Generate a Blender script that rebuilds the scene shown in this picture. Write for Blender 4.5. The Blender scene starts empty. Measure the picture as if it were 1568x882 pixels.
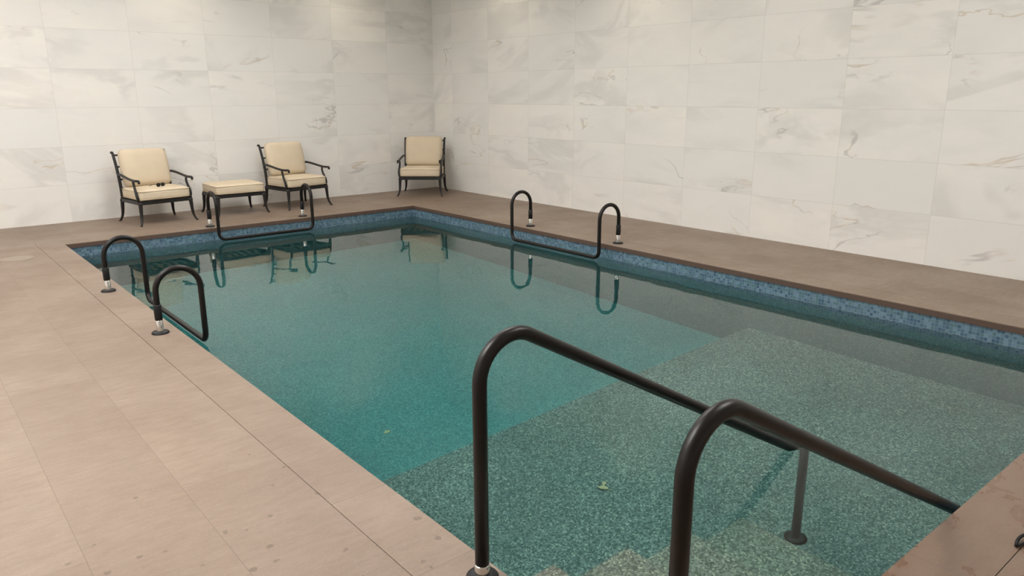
import bpy, math, random
from mathutils import Vector, Matrix
random.seed(7)
scene = bpy.context.scene
scene.view_settings.view_transform = 'Standard'
scene.view_settings.look = 'None'

# ------------------------------------------------------------------ layout
PX0, PX1, PY0, PY1 = 1.42, 5.95, 0.91, 9.42      # pool edges
RX0, RX1, RY0, RY1 = -3.0, 7.50, -3.0, 11.08     # room
CEIL = 3.84
WATER = -0.16
SH = -1.31      # shallow floor
DEEP = -1.80
LEDGE = 3.72

# ------------------------------------------------------------------ node helpers
class NT:
    def __init__(s, name):
        s.mat = bpy.data.materials.new(name); s.mat.use_nodes = True
        s.t = s.mat.node_tree; s.t.nodes.clear()
        s.out = s.t.nodes.new('ShaderNodeOutputMaterial')
    def n(s, typ, **kw):
        nd = s.t.nodes.new(typ)
        for k, v in kw.items(): setattr(nd, k, v)
        return nd
    def l(s, a, b): s.t.links.new(a, b)
    def put(s, sock, v):
        if hasattr(v, 'is_linked') or hasattr(v, 'links'): s.l(v, sock)
        else: sock.default_value = v
    def m(s, op, a, b=0.0, c=None, clamp=False):
        nd = s.n('ShaderNodeMath', operation=op); nd.use_clamp = clamp
        s.put(nd.inputs[0], a); s.put(nd.inputs[1], b)
        if c is not None: s.put(nd.inputs[2], c)
        return nd.outputs[0]
    def mix(s, f, a, b, mode='MIX'):
        nd = s.n('ShaderNodeMix', data_type='RGBA', blend_type=mode)
        s.put(nd.inputs[0], f)
        for i, v in ((6, a), (7, b)):
            if isinstance(v, (tuple, list)) and len(v) == 3: v = (*v, 1)
            s.put(nd.inputs[i], v)
        return nd.outputs[2]
    def xyz(s):
        tc = s.n('ShaderNodeTexCoord'); sp = s.n('ShaderNodeSeparateXYZ')
        s.l(tc.outputs['Object'], sp.inputs[0])
        return tc.outputs['Object'], sp.outputs[0], sp.outputs[1], sp.outputs[2]
    def comb(s, x, y, z=0.0):
        c = s.n('ShaderNodeCombineXYZ')
        s.put(c.inputs[0], x); s.put(c.inputs[1], y); s.put(c.inputs[2], z)
        return c.outputs[0]
    def noise(s, vec, scale, detail=2.0, rough=0.5, dist=0.0, out=0):
        nd = s.n('ShaderNodeTexNoise')
        s.l(vec, nd.inputs['Vector']); nd.inputs['Scale'].default_value = scale
        nd.inputs['Detail'].default_value = detail; nd.inputs['Roughness'].default_value = rough
        nd.inputs['Distortion'].default_value = dist
        return nd.outputs[out]
    def voro(s, vec, scale, out='Distance', rnd=1.0):
        nd = s.n('ShaderNodeTexVoronoi'); s.l(vec, nd.inputs['Vector'])
        nd.inputs['Scale'].default_value = scale
        nd.inputs['Randomness'].default_value = rnd
        return nd.outputs[out]
    def maprange(s, v, a, b, c=0.0, d=1.0, smooth=True):
        nd = s.n('ShaderNodeMapRange'); nd.clamp = True
        if smooth: nd.interpolation_type = 'SMOOTHSTEP'
        s.put(nd.inputs[0], v)
        for i, x in zip((1, 2, 3, 4), (a, b, c, d)): nd.inputs[i].default_value = x
        return nd.outputs[0]
    def tiles(s, U, V, offu, offv, w, h, g, stagger=0.0):
        v = s.m('DIVIDE', s.m('SUBTRACT', V, offv), h); fv = s.m('FLOOR', v)
        u = s.m('DIVIDE', s.m('SUBTRACT', U, offu), w)
        if stagger: u = s.m('ADD', u, s.m('MULTIPLY', fv, stagger))
        fu = s.m('FLOOR', u)
        ru = s.m('SUBTRACT', u, fu); rv = s.m('SUBTRACT', v, fv)
        du = s.m('MULTIPLY', s.m('MINIMUM', ru, s.m('SUBTRACT', 1.0, ru)), w)
        dv = s.m('MULTIPLY', s.m('MINIMUM', rv, s.m('SUBTRACT', 1.0, rv)), h)
        d = s.m('MINIMUM', du, dv)
        mask = s.maprange(d, g * 0.5, g * 1.2, 1.0, 0.0)
        wn = s.n('ShaderNodeTexWhiteNoise', noise_dimensions='2D')
        s.l(s.comb(s.m('ADD', fu, 0.5), s.m('ADD', fv, 0.5)), wn.inputs['Vector'])
        return mask, wn.outputs['Value'], wn.outputs['Color']
    def bump(s, h, strength=0.3, dist=0.01):
        b = s.n('ShaderNodeBump'); s.put(b.inputs['Height'], h)
        b.inputs['Strength'].default_value = strength; b.inputs['Distance'].default_value = dist
        return b.outputs[0]
    def princ(s, col, rough=0.5, metal=0.0, normal=None, spec=0.5, **kw):
        p = s.n('ShaderNodeBsdfPrincipled')
        if isinstance(col, (tuple, list)): col = (*col[:3], 1)
        s.put(p.inputs['Base Color'], col); s.put(p.inputs['Roughness'], rough)
        p.inputs['Metallic'].default_value = metal
        p.inputs['Specular IOR Level'].default_value = spec
        if normal is not None: s.l(normal, p.inputs['Normal'])
        for k, v in kw.items(): s.put(p.inputs[k], v)
        s.l(p.outputs[0], s.out.inputs['Surface'])
        return s.mat

def vec_op(n, a, b, op='ADD'):
    nd = n.n('ShaderNodeVectorMath', operation=op); n.put(nd.inputs[0], a); n.put(nd.inputs[1], b)
    return nd.outputs[0]
def vscale(n, a, k):
    sc = n.n('ShaderNodeVectorMath', operation='SCALE'); n.l(a, sc.inputs[0]); sc.inputs['Scale'].default_value = k
    return sc.outputs[0]

# ------------------------------------------------------------------ materials
def marble(name, offu, offv=0.0):
    n = NT(name); co, x, y, z = n.xyz()
    U = n.m('ADD', x, y)
    mask, rv, rc = n.tiles(U, z, offu, offv, 0.96, 0.48, 0.0028)
    base = n.comb(U, z, 0.0)
    v0 = vec_op(n, base, vscale(n, rc, 37.0))
    mp = n.n('ShaderNodeMapping'); n.l(v0, mp.inputs[0]); mp.inputs['Rotation'].default_value = (0, 0, math.radians(35))
    mp.inputs['Scale'].default_value = (0.75, 1.7, 1)
    v = mp.outputs[0]
    a = n.noise(v, 0.8, 5, 0.55, 0.7)
    vein = n.maprange(n.m('ABSOLUTE', n.m('SUBTRACT', a, 0.5)), 0.0, 0.012, 1.0, 0.0)
    gate = n.maprange(n.noise(v, 1.3, 1), 0.50, 0.66)
    vein = n.m('MULTIPLY', vein, gate)
    b = n.noise(v, 0.5, 4, 0.58, 1.2)
    smoke = n.maprange(n.m('ABSOLUTE', n.m('SUBTRACT', b, 0.47)), 0.0, 0.075, 1.0, 0.0)
    gate2 = n.maprange(n.noise(vec_op(n, v, (9.3, 2.1, 0)), 0.9, 1), 0.40, 0.62)
    smoke = n.m('MULTIPLY', smoke, gate2)
    cloud = n.noise(v, 1.6, 4, 0.6, 0.4)
    c = n.mix(rv, (0.87, 0.845, 0.790), (0.795, 0.785, 0.755))
    c = n.mix(n.maprange(cloud, 0.3, 0.75), c, (0.79, 0.775, 0.745))
    c = n.mix(n.m('MULTIPLY', smoke, 0.27), c, (0.49, 0.475, 0.455))
    warm = n.maprange(n.noise(v, 3.1, 2), 0.48, 0.58)
    vc = n.mix(warm, (0.36, 0.35, 0.335), (0.55, 0.43, 0.28))
    c = n.mix(n.m('MULTIPLY', vein, 0.52), c, vc)
    c = n.mix(n.m('MULTIPLY', mask, 0.42), c, (0.54, 0.52, 0.475))
    return n.princ(c, 0.25, spec=0.42)

def stone(name, mode):
    n = NT(name); co, x, y, z = n.xyz()
    if mode == 'field':
        mask, rv, rc = n.tiles(y, x, 0.22, 1.17, 1.2, 0.42, 0.0018, 0.37)
    elif mode == 'y':
        mask, rv, rc = n.tiles(y, x, 0.09, -40.0, 0.613, 100.0, 0.0022)
    else:
        mask, rv, rc = n.tiles(x, y, 0.15, -40.0, 0.613, 100.0, 0.0022)
    mp = n.n('ShaderNodeMapping'); n.l(vec_op(n, co, vscale(n, rc, 11.0)), mp.inputs[0]); mp.inputs['Scale'].default_value = (2.0, 7.0, 1)
    streak = n.noise(mp.outputs[0], 4.0, 5, 0.65)
    mp2 = n.n('ShaderNodeMapping'); n.l(co, mp2.inputs[0]); mp2.inputs['Scale'].default_value = (1.5, 16, 1)
    cross = n.noise(mp2.outputs[0], 11.0, 3, 0.7)
    blot = n.noise(co, 1.1, 5, 0.65)
    fine = n.noise(co, 70, 3, 0.7)
    c = n.mix(n.maprange(streak, 0.25, 0.75), (0.212, 0.154, 0.114), (0.272, 0.203, 0.154))
    c = n.mix(n.m('MULTIPLY', n.maprange(cross, 0.4, 0.7), 0.20), c, (0.335, 0.258, 0.200))
    c = n.mix(n.m('MULTIPLY', n.maprange(blot, 0.35, 0.7), 0.5), c, (0.172, 0.120, 0.086))
    c = n.mix(n.m('MULTIPLY', rv, 0.36), c, (0.165, 0.112, 0.080))
    c = n.mix(n.m('MULTIPLY', n.maprange(fine, 0.5, 0.75), 0.25), c, (0.34, 0.27, 0.212))
    # water drops drying on the deck
    dx = n.m('SUBTRACT', x, 0.95); dy = n.m('SUBTRACT', y, 2.35)
    r = n.m('SQRT', n.m('ADD', n.m('MULTIPLY', dx, dx), n.m('MULTIPLY', n.m('MULTIPLY', dy, dy), 0.7)))
    reg = n.maprange(r, 0.3, 1.3, 1.0, 0.0)
    wv = vec_op(n, co, vscale(n, n.noise(co, 35, 2, out=1), 0.03))
    vd = n.voro(wv, 10.0); vcol = n.voro(wv, 10.0, 'Color')
    sp = n.n('ShaderNodeSeparateXYZ'); n.l(vcol, sp.inputs[0])
    thr = n.m('MULTIPLY', n.m('MULTIPLY', sp.outputs[0], reg), 0.21)
    drop = n.m('MULTIPLY', n.maprange(n.m('SUBTRACT', thr, vd), 0.0, 0.04), 0.5)
    c = n.mix(drop, c, (0.085, 0.050, 0.035))
    # wet, walked-on corner by the steps
    wy = n.maprange(y, 0.93, 1.0, 1.0, 0.0); wx = n.maprange(x, 1.7, 2.4)
    wetreg = n.m('MULTIPLY', wy, wx)
    wn = n.maprange(n.noise(co, 5.5, 4, 0.6, 0.6), 0.42, 0.52, 1.0, 0.0)
    wet = n.m('MULTIPLY', wetreg, n.m('ADD', 0.35, n.m('MULTIPLY', wn, 0.35)))
    c = n.mix(wet, c, (0.16, 0.085, 0.052))
    c = n.mix(n.m('MULTIPLY', mask, 0.45), c, (0.10, 0.070, 0.054))
    rough = n.m('SUBTRACT', n.maprange(blot, 0.3, 0.7, 0.42, 0.55), n.m('MULTIPLY', wet, 0.35))
    h = n.m('SUBTRACT', n.m('ADD', n.m('MULTIPLY', streak, 0.4), n.m('MULTIPLY', cross, 0.3)), n.m('MULTIPLY', mask, 0.8))
    return n.princ(c, rough, normal=n.bump(h, 0.25, 0.004), spec=0.5)

def pebble(name, a, b, d):
    n = NT(name); co, x, y, z = n.xyz()
    vc = n.voro(co, 105, 'Color'); sp = n.n('ShaderNodeSeparateXYZ'); n.l(vc, sp.inputs[0])
    c = n.mix(n.maprange(sp.outputs[0], 0.05, 0.95), a, b)
    c = n.mix(n.maprange(sp.outputs[1], 0.86, 0.94), c, d)
    big = n.noise(co, 1.4, 3, 0.5)
    c = n.mix(n.m('MULTIPLY', n.maprange(big, 0.35, 0.7), 0.25), c, a)
    return n.princ(c, 0.6)

def mosaic():
    n = NT('mosaic_tile'); co, x, y, z = n.xyz()
    U = n.m('ADD', x, y)
    mask, rv, rc = n.tiles(U, z, 0.0, -0.05, 0.026, 0.026, 0.0011)
    c = n.mix(rv, (0.050, 0.105, 0.165), (0.155, 0.245, 0.325))
    sp = n.n('ShaderNodeSeparateXYZ'); n.l(rc, sp.inputs[0])
    c = n.mix(n.maprange(sp.outputs[1], 0.7, 0.95), c, (0.09, 0.17, 0.20))
    c = n.mix(mask, c, (0.23, 0.28, 0.31))
    return n.princ(c, 0.2)

def water():
    n = NT('pool_water_mat'); co, x, y, z = n.xyz()
    h = n.m('ADD', n.noise(co, 1.3, 2, 0.5), n.m('MULTIPLY', n.noise(co, 5.0, 2, 0.5), 0.12))
    g = n.n('ShaderNodeBsdfGlass'); g.inputs['IOR'].default_value = 1.333
    g.inputs['Roughness'].default_value = 0.0; g.inputs['Color'].default_value = (1, 1, 1, 1)
    n.l(n.bump(h, 0.35, 0.012), g.inputs['Normal'])
    n.l(g.outputs[0], n.out.inputs['Surface'])
    va = n.n('ShaderNodeVolumeAbsorption'); va.inputs['Color'].default_value = (0.31, 0.88, 0.885, 1)
    va.inputs['Density'].default_value = 0.41
    n.l(va.outputs[0], n.out.inputs['Volume'])
    return n.mat

def simple(name, col, rough=0.4, metal=0.0, var=0.0, scale=40, spec=0.5):
    n = NT(name); co, x, y, z = n.xyz()
    nz = n.noise(co, scale, 3)
    c2 = tuple(max(0, v * (1 - var)) for v in col)
    return n.princ(n.mix(nz, col, c2), rough, metal, normal=n.bump(nz, 0.08, 0.002), spec=spec)

def fabric():
    n = NT('cream_fabric'); co, x, y, z = n.xyz()
    w = n.noise(co, 260, 2); f = n.noise(co, 5, 3)
    c = n.mix(f, (0.70, 0.60, 0.45), (0.60, 0.50, 0.365))
    h = n.m('ADD', n.m('MULTIPLY', w, 0.12), f)
    return n.princ(c, 0.9, normal=n.bump(h, 0.3, 0.012), spec=0.2)

def emit(name, col, st):
    n = NT(name); e = n.n('ShaderNodeEmission'); e.inputs[0].default_value = (*col, 1); e.inputs[1].default_value = st
    n.l(e.outputs[0], n.out.inputs['Surface']); return n.mat

M_WF = marble('marble_far', 7.56 + 11.08 - 0.96 * 30)
M_WR = marble('marble_right', 7.50 + 2.85 - 0.96 * 30)
M_FIELD = stone('deck_stone', 'field'); M_CY = stone('coping_stone_y', 'y'); M_CX = stone('coping_stone_x', 'x')
M_EDGE = simple('coping_edge', (0.115, 0.070, 0.052), 0.6, var=0.3)
M_SHAL = pebble('pebble_shallow', (0.068, 0.100, 0.092), (0.27, 0.305, 0.27), (0.50, 0.50, 0.42))
M_STEP = pebble('pebble_step', (0.14, 0.14, 0.11), (0.38, 0.36, 0.29), (0.62, 0.56, 0.42))
M_DEEP = pebble('pebble_deep', (0.082, 0.205, 0.205), (0.17, 0.35, 0.34), (0.25, 0.43, 0.41))
M_PW = pebble('pebble_wall', (0.05, 0.12, 0.13), (0.10, 0.21, 0.21), (0.2, 0.3, 0.28))
M_MOS = mosaic(); M_WATER = water()
M_RAIL = simple('dark_rail', (0.009, 0.0068, 0.006), 0.38, 0.0, var=0.3, spec=0.36)
M_BLACK = simple('black_grip', (0.008, 0.008, 0.009), 0.45, spec=0.3)
M_CHROME = simple('chrome', (0.75, 0.74, 0.72), 0.16, 1.0)
M_FRAME = simple('dark_metal_frame', (0.014, 0.012, 0.011), 0.42, 0.0, var=0.3, spec=0.4)
M_FAB = fabric(); M_PIPE = simple('cushion_piping', (0.52, 0.43, 0.31), 0.8)
M_CEIL = simple('ceiling_paint', (0.88, 0.87, 0.85), 0.8)
M_LEAF = simple('yellow_leaf', (0.95, 0.72, 0.40), 0.7, var=0.5)
M_LID = simple('lid_plastic', (0.31, 0.245, 0.195), 0.5, var=0.2)

# ------------------------------------------------------------------ mesh builder
class MB:
    def __init__(s): s.v = []; s.f = []; s.mi = []; s.sm = []; s.mats = []
    def mat(s, m):
        if m not in s.mats: s.mats.append(m)
        return s.mats.index(m)
    def add(s, vs, fs, m, smooth=False, M=None):
        o = len(s.v); k = s.mat(m)
        for p in vs:
            p = Vector(p); s.v.append(M @ p if M else p)
        for f in fs: s.f.append([i + o for i in f]); s.mi.append(k); s.sm.append(smooth)
    def box(s, a, b, m, M=None):
        x0, y0, z0 = a; x1, y1, z1 = b
        vs = [(x0, y0, z0), (x1, y0, z0), (x1, y1, z0), (x0, y1, z0), (x0, y0, z1), (x1, y0, z1), (x1, y1, z1), (x0, y1, z1)]
        fs = [(0, 3, 2, 1), (4, 5, 6, 7), (0, 1, 5, 4), (1, 2, 6, 5), (2, 3, 7, 6), (3, 0, 4, 7)]
        s.add(vs, fs, m, False, M)
    def tube(s, pts, r, m, seg=14, M=None, closed=False, cap=True, sx=1.0):
        pts = [Vector(p) for p in pts]; N = len(pts)
        rad = r if isinstance(r, (list, tuple)) else [r] * N
        if len(rad) != N:
            rad = [rad[0] + (rad[-1] - rad[0]) * i / (N - 1) for i in range(N)]
        tang = []
        for i in range(N):
            if closed: t = pts[(i + 1) % N] - pts[i - 1]
            else: t = pts[min(i + 1, N - 1)] - pts[max(i - 1, 0)]
            tang.append(t.normalized())
        up = Vector((0, 0, 1)) if abs(tang[0].z) < 0.9 else Vector((1, 0, 0))
        nrm = tang[0].cross(up).normalized(); vs = []
        for i in range(N):
            if i:
                nrm = nrm - tang[i] * nrm.dot(tang[i])
                nrm = nrm.normalized()
            bi = tang[i].cross(nrm)
            for k in range(seg):
                a = 2 * math.pi * k / seg
                vs.append(pts[i] + nrm * math.cos(a) * rad[i] * sx + bi * math.sin(a) * rad[i])
        fs = []
        R = N if closed else N - 1
        for i in range(R):
            j = (i + 1) % N
            for k in range(seg):
                fs.append((i * seg + k, i * seg + (k + 1) % seg, j * seg + (k + 1) % seg, j * seg + k))
        if cap and not closed:
            fs.append(tuple(range(seg))[::-1]); fs.append(tuple((N - 1) * seg + k for k in range(seg)))
        s.add(vs, fs, m, True, M)
    def lathe(s, prof, c, m, seg=28, M=None):
        vs = []; fs = []; n = len(prof)
        for r, z in prof:
            for k in range(seg):
                a = 2 * math.pi * k / seg
                vs.append((c[0] + r * math.cos(a), c[1] + r * math.sin(a), c[2] + z))
        for i in range(n - 1):
            for k in range(seg):
                fs.append((i * seg + k, i * seg + (k + 1) % seg, (i + 1) * seg + (k + 1) % seg, (i + 1) * seg + k))
        fs.append(tuple((n - 1) * seg + k for k in range(seg)))
        s.add(vs, fs, m, True, M)
    def cushion(s, size, m, M, rnd=0.35, puff=0.25, n=14):
        a, b, c = size[0] / 2, size[1] / 2, size[2] / 2
        vs = []; fs = []; idx = {}
        def V(x, y, z):
            k = (round(x, 5), round(y, 5), round(z, 5))
            if k in idx: return idx[k]
            q = Vector((x * a, y * b, z * c)); R = min(min(a, b, c) * rnd * 2, c * 0.98)
            core = Vector((max(-a + R, min(a - R, q.x)), max(-b + R, min(b - R, q.y)), max(-c + R, min(c - R, q.z))))
            d = q - core
            if d.length > R: q = core + d.normalized() * R
            q.z *= 1 + puff * (1 - x * x) * (1 - y * y)
            q.x *= 1 - 0.03 * (y * y); q.y *= 1 - 0.03 * (x * x)
            idx[k] = len(vs); vs.append(q); return idx[k]
        lin = [math.sin((-1 + 2 * i / n) * math.pi / 2) for i in range(n + 1)]
        for ax in range(3):
            for sg in (-1, 1):
                for i in range(n):
                    for j in range(n):
                        qs = []
                        for (p, q) in ((i, j), (i + 1, j), (i + 1, j + 1), (i, j + 1)):
                            t = [0, 0, 0]; t[ax] = sg; t[(ax + 1) % 3] = lin[p]; t[(ax + 2) % 3] = lin[q]
                            qs.append(V(*t))
                        if sg < 0: qs.reverse()
                        fs.append(tuple(qs))
        s.add(vs, fs, m, True, M)
    def obj(s, name, loc=(0, 0, 0), rz=0.0):
        me = bpy.data.meshes.new(name)
        me.from_pydata([tuple(p) for p in s.v], [], s.f)
        for m in s.mats: me.materials.append(m)
        for p, k, sm in zip(me.polygons, s.mi, s.sm): p.material_index = k; p.use_smooth = sm
        me.update()
        o = bpy.data.objects.new(name, me); scene.collection.objects.link(o)
        o.location = loc; o.rotation_euler = (0, 0, rz)
        return o

def fillet(pts, radii, n=10):
    pts = [Vector(p) for p in pts]; out = [pts[0]]
    for i in range(1, len(pts) - 1):
        a = (pts[i - 1] - pts[i]).normalized(); b = (pts[i + 1] - pts[i]).normalized()
        ang = a.angle(b); R = radii[i - 1]
        T = R / math.tan(ang / 2)
        c = pts[i] + (a + b).normalized() * (R / math.sin(ang / 2))
        p0 = pts[i] + a * T; p1 = pts[i] + b * T
        v0 = p0 - c; v1 = p1 - c; tot = v0.angle(v1); ax = v0.cross(v1).normalized()
        for k in range(n + 1): out.append(c + Matrix.Rotation(tot * k / n, 3, ax) @ v0)
    out.append(pts[-1]); return out

def bez(p, n=12):
    p = [Vector(q) for q in p]; out = []
    for i in range(n + 1):
        t = i / n; q = list(p)
        while len(q) > 1: q = [q[k].lerp(q[k + 1], t) for k in range(len(q) - 1)]
        out.append(q[0])
    return out

# ------------------------------------------------------------------ room shell
T = 0.15
def wall(name, a, b, mat):
    m = MB(); m.box(a, b, mat); return m.obj(name)
wall('wall_far', (RX0 - T, RY1, -0.3), (RX1 + T, RY1 + T, CEIL), M_WF)
wall('wall_right', (RX1, RY0, -0.3), (RX1 + T, RY1, CEIL), M_WR)
wall('wall_left', (RX0 - T, RY0, -0.3), (RX0, RY1, CEIL), M_WR)
wall('wall_near', (RX0 - T, RY0 - T, -0.3), (RX1 + T, RY0, CEIL), M_WF)
wall('ceiling', (RX0 - T, RY0 - T, CEIL), (RX1 + T, RY1 + T, CEIL + T), M_CEIL)

CW = 0.25; g = 0.003; DT = 0.05
m = MB()
ox0, ox1, oy0, oy1 = PX0 - CW - g, PX1 + CW + g, PY0 - CW - g, PY1 + CW + g
m.box((RX0, RY0, -DT), (ox0, RY1, 0), M_FIELD)
m.box((ox1, RY0, -DT), (RX1, RY1, 0), M_FIELD)
m.box((ox0, RY0, -DT), (ox1, oy0, 0), M_FIELD)
m.box((ox0, oy1, -DT), (ox1, RY1, 0), M_FIELD)
m.obj('floor')
m = MB()
m.box((PX0 - CW, PY0 - CW, -DT), (PX0, PY1 + CW, 0), M_CY)
m.box((PX1, PY0 - CW, -DT), (PX1 + CW, PY1 + CW, 0), M_CY)
m.box((PX0 + 0.001, PY0 - CW, -DT), (PX1 - 0.001, PY0, 0), M_CX)
m.box((PX0 + 0.001, PY1, -DT), (PX1 - 0.001, PY1 + CW, 0), M_CX)
e = 0.002
m.box((PX0, PY0, -DT), (PX0 + e, PY1, -0.006), M_EDGE)
m.box((PX1 - e, PY0, -DT), (PX1, PY1, -0.006), M_EDGE)
m.box((PX0 + e, PY0, -DT), (PX1 - e, PY0 + e, -0.006), M_EDGE)
m.box((PX0 + e, PY1 - e, -DT), (PX1 - e, PY1, -0.006), M_EDGE)
m.obj('pool_coping')

m = MB()
a0, a1, b0, b1 = PX0 - 0.008, PX1 + 0.008, PY0 - 0.008, PY1 + 0.008
W = 0.25; zt = -DT; zm = -0.05 - 0.026 * 9
for (lo, hi, mt) in ((zm, zt, M_MOS), (DEEP - 0.1, zm, M_PW)):
    m.box((a0 - W, b0 - W, lo), (a0, b1 + W, hi), mt)
    m.box((a1, b0 - W, lo), (a1 + W, b1 + W, hi), mt)
    m.box((a0, b0 - W, lo), (a1, b0, hi), mt)
    m.box((a0, b1, lo), (a1, b1 + W, hi), mt)
m.box((a0, LEDGE, DEEP - 0.1), (a1, b1, DEEP), M_DEEP)
m.box((a0, b0, DEEP - 0.1), (a1, LEDGE, SH), M_SHAL)
nst = 4; run = 0.46; top = -0.40; rise = (top - SH) / nst
for i in range(nst):
    zt_ = top - i * rise
    m.box((a0 + i * run, b0, SH), (a0 + (i + 1) * run, 1.98, zt_), M_STEP)
m.obj('swimming_pool')

m = MB()
m.box((a0 - 0.1, b0 - 0.1, DEEP - 0.05), (a1 + 0.1, b1 + 0.1, WATER), M_WATER)
m.obj('pool_water')

# ------------------------------------------------------------------ grab rails
def grab_rail(pos, rz, span):
    """local x = along pool edge, local y = towards the water"""
    m = MB(); r = 0.150; b = -0.13; l = b + 2 * r; H = 0.44; r_t = 0.0205
    def arch(x):
        q = [Vector((x, b, 0.0)), Vector((x, b, H - r))]
        for k in range(1, 16):
            a = math.pi * k / 16
            q.append(Vector((x, b + r - r * math.cos(a), H - r + r * math.sin(a))))
        q.append(Vector((x, l, H - r)))
        return q
    A = arch(-span / 2); B = arch(span / 2)[::-1]
    bot = fillet([A[-1], (-span / 2, l, -0.125), (span / 2, l, -0.125), B[0]], [0.075, 0.075], 8)
    path = A[:-1] + bot + B[1:]
    m.tube(path, r_t, M_RAIL, 16)
    for sx in (-1, 1):
        x = sx * span / 2
        m.lathe([(0.058, 0), (0.058, 0.006), (0.05, 0.014), (0.03, 0.018)], (x, b, 0), M_BLACK)
        m.lathe([(0.0245, 0.016), (0.0245, 0.09), (0.022, 0.094)], (x, b, 0), M_CHROME)
        m.lathe([(0.0225, 0.094), (0.026, 0.098), (0.026, 0.20), (0.0215, 0.205)], (x, b, 0), M_BLACK)
    return m.obj('pool_grab_rail', pos, rz)
grab_rail((PX0 + 0.01, 6.12, 0), math.radians(-90), 1.50)
grab_rail((PX1 + 0.005, 6.21, 0), math.radians(90), 1.46)
grab_rail((3.655, PY1 - 0.01, 0), math.radians(180), 1.23)

# ------------------------------------------------------------------ hand rails of the steps
def hand_rail(y):
    m = MB()
    path = fillet([(0, 0, 0), (0, 0, 0.945), (2.13, 0, -0.235), (2.13, 0, SH)], [0.143, 0.05], 14)
    m.tube(path, 0.0242, M_RAIL, 20)
    m.lathe([(0.056, 0), (0.056, 0.008), (0.048, 0.016), (0.03, 0.02)], (0, 0, 0), M_BLACK)
    m.lathe([(0.0265, 0.018), (0.0265, 0.05), (0.0245, 0.055)], (0, 0, 0), M_CHROME)
    m.lathe([(0.06, 0), (0.06, 0.01), (0.05, 0.02), (0.03, 0.025)], (2.13, 0, SH), M_RAIL)
    return m.obj('pool_hand_rail', (1.347, y, 0))
hand_rail(1.78)
hand_rail(0.978)

# ------------------------------------------------------------------ furniture
def rrect(w, d, z, r=0.05, n=5):
    out = []
    for cx, cy, a0_ in ((w / 2 - r, d / 2 - r, 0), (-w / 2 + r, d / 2 - r, 90), (-w / 2 + r, -d / 2 + r, 180), (w / 2 - r, -d / 2 + r, 270)):
        for k in range(n + 1):
            a = math.radians(a0_ + 90 * k / n); out.append((cx + r * math.cos(a), cy + r * math.sin(a), z))
    return out
def frame_legs(m, w, d, h, flare=0.05):
    for sx in (-1, 1):
        for sy in (-1, 1):
            x, y = sx * w / 2, sy * d / 2
            p = bez([(x, y, h), (x + sx * 0.015, y + sy * 0.012, h * 0.55), (x - sx * 0.004, y, h * 0.3), (x + sx * flare * 0.8, y + sy * flare, 0.0)], 12)
            m.tube(p, [0.025, 0.012], M_FRAME, 10)
            m.lathe([(0.016, 0), (0.016, 0.008), (0.01, 0.012)], (p[-1].x, p[-1].y, 0), M_FRAME, 12)
            m.lathe([(0.018, -0.03), (0.03, -0.02), (0.03, 0.0)], (x, y, h), M_FRAME, 14)
def seat_rails(m, w, d, z):
    t = 0.018
    m.box((-w / 2 - t, -d / 2 - t, z - 0.025), (w / 2 + t, -d / 2 + t, z + 0.02), M_FRAME)
    m.box((-w / 2 - t, d / 2 - t, z - 0.025), (w / 2 + t, d / 2 + t, z + 0.02), M_FRAME)
    m.box((-w / 2 - t, -d / 2 + t, z - 0.025), (-w / 2 + t, d / 2 - t, z + 0.02), M_FRAME)
    m.box((w / 2 - t, -d / 2 + t, z - 0.025), (w / 2 + t, d / 2 - t, z + 0.02), M_FRAME)
    for k in range(-2, 3):
        m.box((k * w / 6 - 0.012, -d / 2 + t, z + 0.0), (k * w / 6 + 0.012, d / 2 - t, z + 0.016), M_FRAME)

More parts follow.
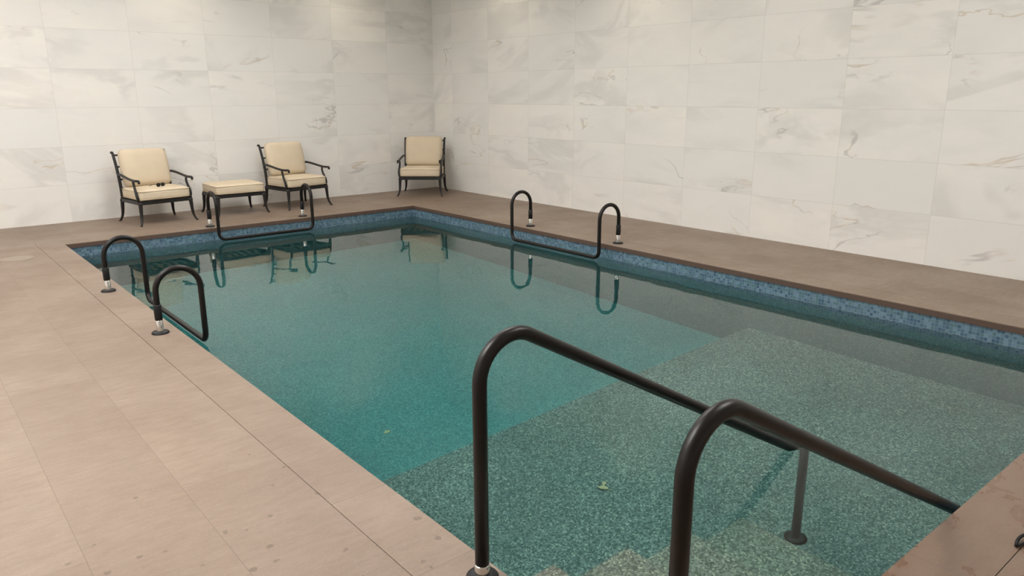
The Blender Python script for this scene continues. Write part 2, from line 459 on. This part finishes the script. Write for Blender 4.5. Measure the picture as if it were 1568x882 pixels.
def armchair(pos, rz):
    m = MB(); w, d, h = 0.635, 0.56, 0.285
    frame_legs(m, w, d, h, 0.055); seat_rails(m, w, d, h)
    m.cushion((0.655, 0.60, 0.135), M_FAB, Matrix.Translation((0, -0.015, 0.375)), 0.32, 0.16)
    for z in (0.324, 0.422):
        m.tube([(p[0], p[1] - 0.015, p[2]) for p in rrect(0.643, 0.588, z, 0.05)], 0.0055, M_PIPE, 6, closed=True)
    for s in (-1, 1):
        x = s * w / 2
        p = bez([(x, 0.265, h - 0.02), (x, 0.265, 0.45), (x + s * 0.005, 0.30, 0.66), (x + s * 0.010, 0.375, 0.865)], 14)
        m.tube(p, [0.021, 0.017], M_FRAME, 10)
        e0 = p[-1]
        m.tube([e0, e0 + Vector((s * 0.002, 0.012, 0.016)), e0 + Vector((s * 0.004, 0.026, 0.016)), e0 + Vector((s * 0.005, 0.032, 0.006))], 0.016, M_FRAME, 10)
        # arm: sweeps forward from the back post to a scrolled end
        a = bez([(x, 0.305, 0.60), (x + s * 0.030, 0.16, 0.635), (x + s * 0.035, -0.10, 0.545), (x + s * 0.018, -0.325, 0.565)], 16)
        m.tube(a, 0.0155, M_FRAME, 10, sx=1.25)
        ee = a[-1]
        m.tube([ee, ee + Vector((0, -0.02, 0.0)), ee + Vector((0, -0.034, -0.014)), ee + Vector((0, -0.028, -0.03))], 0.0155, M_FRAME, 10)
        q = bez([(x, -0.25, h), (x + s * 0.055, -0.31, 0.38), (x - s * 0.005, -0.15, 0.47), (x + s * 0.024, -0.19, 0.565)], 12)
        m.tube(q, [0.018, 0.014], M_FRAME, 10)
    for (yy, zz) in ((0.365, 0.845), (0.315, 0.70), (0.285, 0.54), (0.27, 0.42)):
        m.tube([(-w / 2, yy, zz), (0, yy + 0.015, zz + 0.004), (w / 2, yy, zz)], 0.012, M_FRAME, 8)
    Mx = Matrix.Translation((0, 0.24, 0.68)) @ Matrix.Rotation(math.radians(-13), 4, 'X') @ Matrix.Rotation(math.radians(90), 4, 'X')
    m.cushion((0.61, 0.485, 0.14), M_FAB, Mx, 0.46, 0.50)
    m.tube(rrect(0.600, 0.472, 0.0, 0.06), 0.0055, M_PIPE, 6, closed=True, M=Mx)
    return m.obj('armchair', pos, rz)
armchair((2.69, 10.47, 0), math.radians(8))
armchair((4.65, 10.53, 0), math.radians(9))
armchair((6.81, 10.46, 0), math.radians(-42))

m = MB(); w, d, h = 0.63, 0.56, 0.27
frame_legs(m, w, d, h, 0.045); seat_rails(m, w, d, h)
m.cushion((0.68, 0.62, 0.13), M_FAB, Matrix.Translation((0, 0, 0.352)), 0.32, 0.10)
for z in (0.303, 0.398): m.tube(rrect(0.668, 0.608, z, 0.05), 0.0055, M_PIPE, 6, closed=True)
m.obj('ottoman', (3.72, 10.52, 0), 0)

m = MB()
for s in (-1, 1):
    m.tube([(s * 0.034 + 0.028 * math.cos(a), 0, 0.022 + 0.021 * math.sin(a)) for a in [k * math.pi / 8 for k in range(16)]], 0.004, M_BLACK, 6, closed=True)
    m.tube([(s * 0.034 + 0.027 * q, 0.0, 0.022) for q in (-1, -0.4, 0.4, 1)], [0.006, 0.016, 0.016, 0.006], M_BLACK, 8)
    m.tube([(s * 0.062, 0, 0.03), (s * 0.066, 0.07, 0.026), (s * 0.06, 0.13, 0.004)], 0.0035, M_BLACK, 6)
m.tube([(-0.01, 0, 0.028), (0, 0, 0.033), (0.01, 0, 0.028)], 0.0035, M_BLACK, 6)
m.obj('sunglasses', (2.73, 10.35, 0.456), math.radians(25))

# ------------------------------------------------------------------ small things
m = MB()
m.lathe([(0.15, 0), (0.15, 0.003), (0.14, 0.005), (0.135, 0.003), (0.13, 0.003)], (0, 0, 0), M_LID, 40)
m.obj('skimmer_lid', (0.90, 8.9, 0))
def leaf(m, pos, rz, s=1.0):
    Mx = Matrix.Translation(pos) @ Matrix.Rotation(rz, 4, 'Z')
    vs = []; n = 10
    for i in range(n + 1):
        t = i / n; wv = 0.020 * math.sin(math.pi * t) ** 0.8 * s
        for k in (-1, 0, 1): vs.append((k * wv, (t - 0.5) * 0.07 * s, 0.006 + 0.006 * abs(k) + 0.006 * math.sin(3 * t)))
    fs = []
    for i in range(n):
        for k in (0, 1): fs.append((i * 3 + k, i * 3 + k + 1, i * 3 + 4 + k, i * 3 + 3 + k))
    m.add(vs, fs, M_LEAF, True, Mx); m.tube([(0, -0.035 * s, 0.006), (0, -0.055 * s, 0.003)], 0.0015, M_LEAF, 5, M=Mx)
for cl in ([((3.04, 2.79, SH), 0.6, 0.95), ((3.075, 2.815, SH), 2.1, 0.65)], [((2.6, 4.6, DEEP), 1.9, 0.9)]):
    m = MB()
    for p, r_, s_ in cl: leaf(m, p, r_, s_)
    m.obj('fallen_leaf')
m = MB()
m.tube(bez([(0, 0, 0.009), (0.05, 0.03, 0.02), (0.12, 0.03, 0.02), (0.2, -0.03, 0.012)], 14), 0.006, M_BLACK, 8)
m.tube(bez([(0, 0, 0.009), (0.08, -0.01, 0.012), (0.16, -0.02, 0.01), (0.24, -0.04, 0.01)], 10), 0.005, M_BLACK, 8)
m.obj('black_strap', (2.93, 0.67, 0), -0.2)

# ------------------------------------------------------------------ ceiling lights
EM = emit('fill_panel_emission', (1.0, 0.975, 0.94), 14.0)
def fill_panel(x, y, w, d, mat):  # added out-of-view panels that brighten walls and room, not known fixtures
    m = MB(); z = CEIL
    m.box((-w / 2, -d / 2, -0.02), (w / 2, d / 2, 0.0), mat)
    f = 0.04
    for a, b in (((-w / 2 - f, -d / 2 - f, -0.03), (w / 2 + f, -d / 2, 0)), ((-w / 2 - f, d / 2, -0.03), (w / 2 + f, d / 2 + f, 0)),
                 ((-w / 2 - f, -d / 2, -0.03), (-w / 2, d / 2, 0)), ((w / 2, -d / 2, -0.03), (w / 2 + f, d / 2, 0))):
        m.box(a, b, M_CEIL)
    return m.obj('added_fill_panel', (x, y, z))
for x, y in ((3.6, 8.0), (3.6, 4.6), (4.4, 1.0), (0.4, 8.6), (-1.4, 6.4)):
    fill_panel(x, y, 1.6, 1.2, EM)
EM2 = emit('fill_panel_emission_bright', (1.0, 0.98, 0.95), 22.0)  # stronger added panel, out of view, brightens the near-left deck
fill_panel(-0.5, 3.2, 1.8, 1.8, EM2)

def downlight(x, y, e=32):
    m = MB()
    m.lathe([(0.06, 0.0), (0.06, -0.012), (0.048, -0.014), (0.045, 0.0)], (0, 0, 0), M_CHROME, 24)
    o = m.obj('recessed_downlight', (x, y, CEIL))
    l = bpy.data.lights.new('downlight_lamp', 'SPOT'); l.energy = e; l.color = (1.0, 0.86, 0.68)
    l.spot_size = math.radians(115); l.spot_blend = 1.0; l.shadow_soft_size = 0.08
    lo = bpy.data.objects.new('lamp', l); scene.collection.objects.link(lo)
    lo.parent = o; lo.location = (0, 0, -0.04)
for x in (3.4, 5.7): downlight(x, RY1 - 0.5)
downlight(1.1, RY1 - 0.5, 22)
for y in (9.0, 6.45, 4.2, 2.0): downlight(RX1 - 0.5, y, 44 if y == 6.45 else 28)

w = bpy.data.worlds.new('world'); scene.world = w; w.use_nodes = True
w.node_tree.nodes['Background'].inputs[0].default_value = (0.5, 0.5, 0.5, 1)
w.node_tree.nodes['Background'].inputs[1].default_value = 0.3

# ------------------------------------------------------------------ camera
cam = bpy.data.cameras.new('camera'); co = bpy.data.objects.new('camera', cam)
scene.collection.objects.link(co)
cam.sensor_width = 36; cam.lens = 36 * 1148 / 1568; cam.clip_start = 0.05
R = Matrix.Rotation(math.radians(-39.8), 4, 'Z') @ Matrix.Rotation(math.radians(90 - 14.55), 4, 'X') @ Matrix.Rotation(math.radians(-0.2), 4, 'Z')
co.matrix_world = Matrix.Translation((0, 0, 1.6)) @ R
scene.camera = co
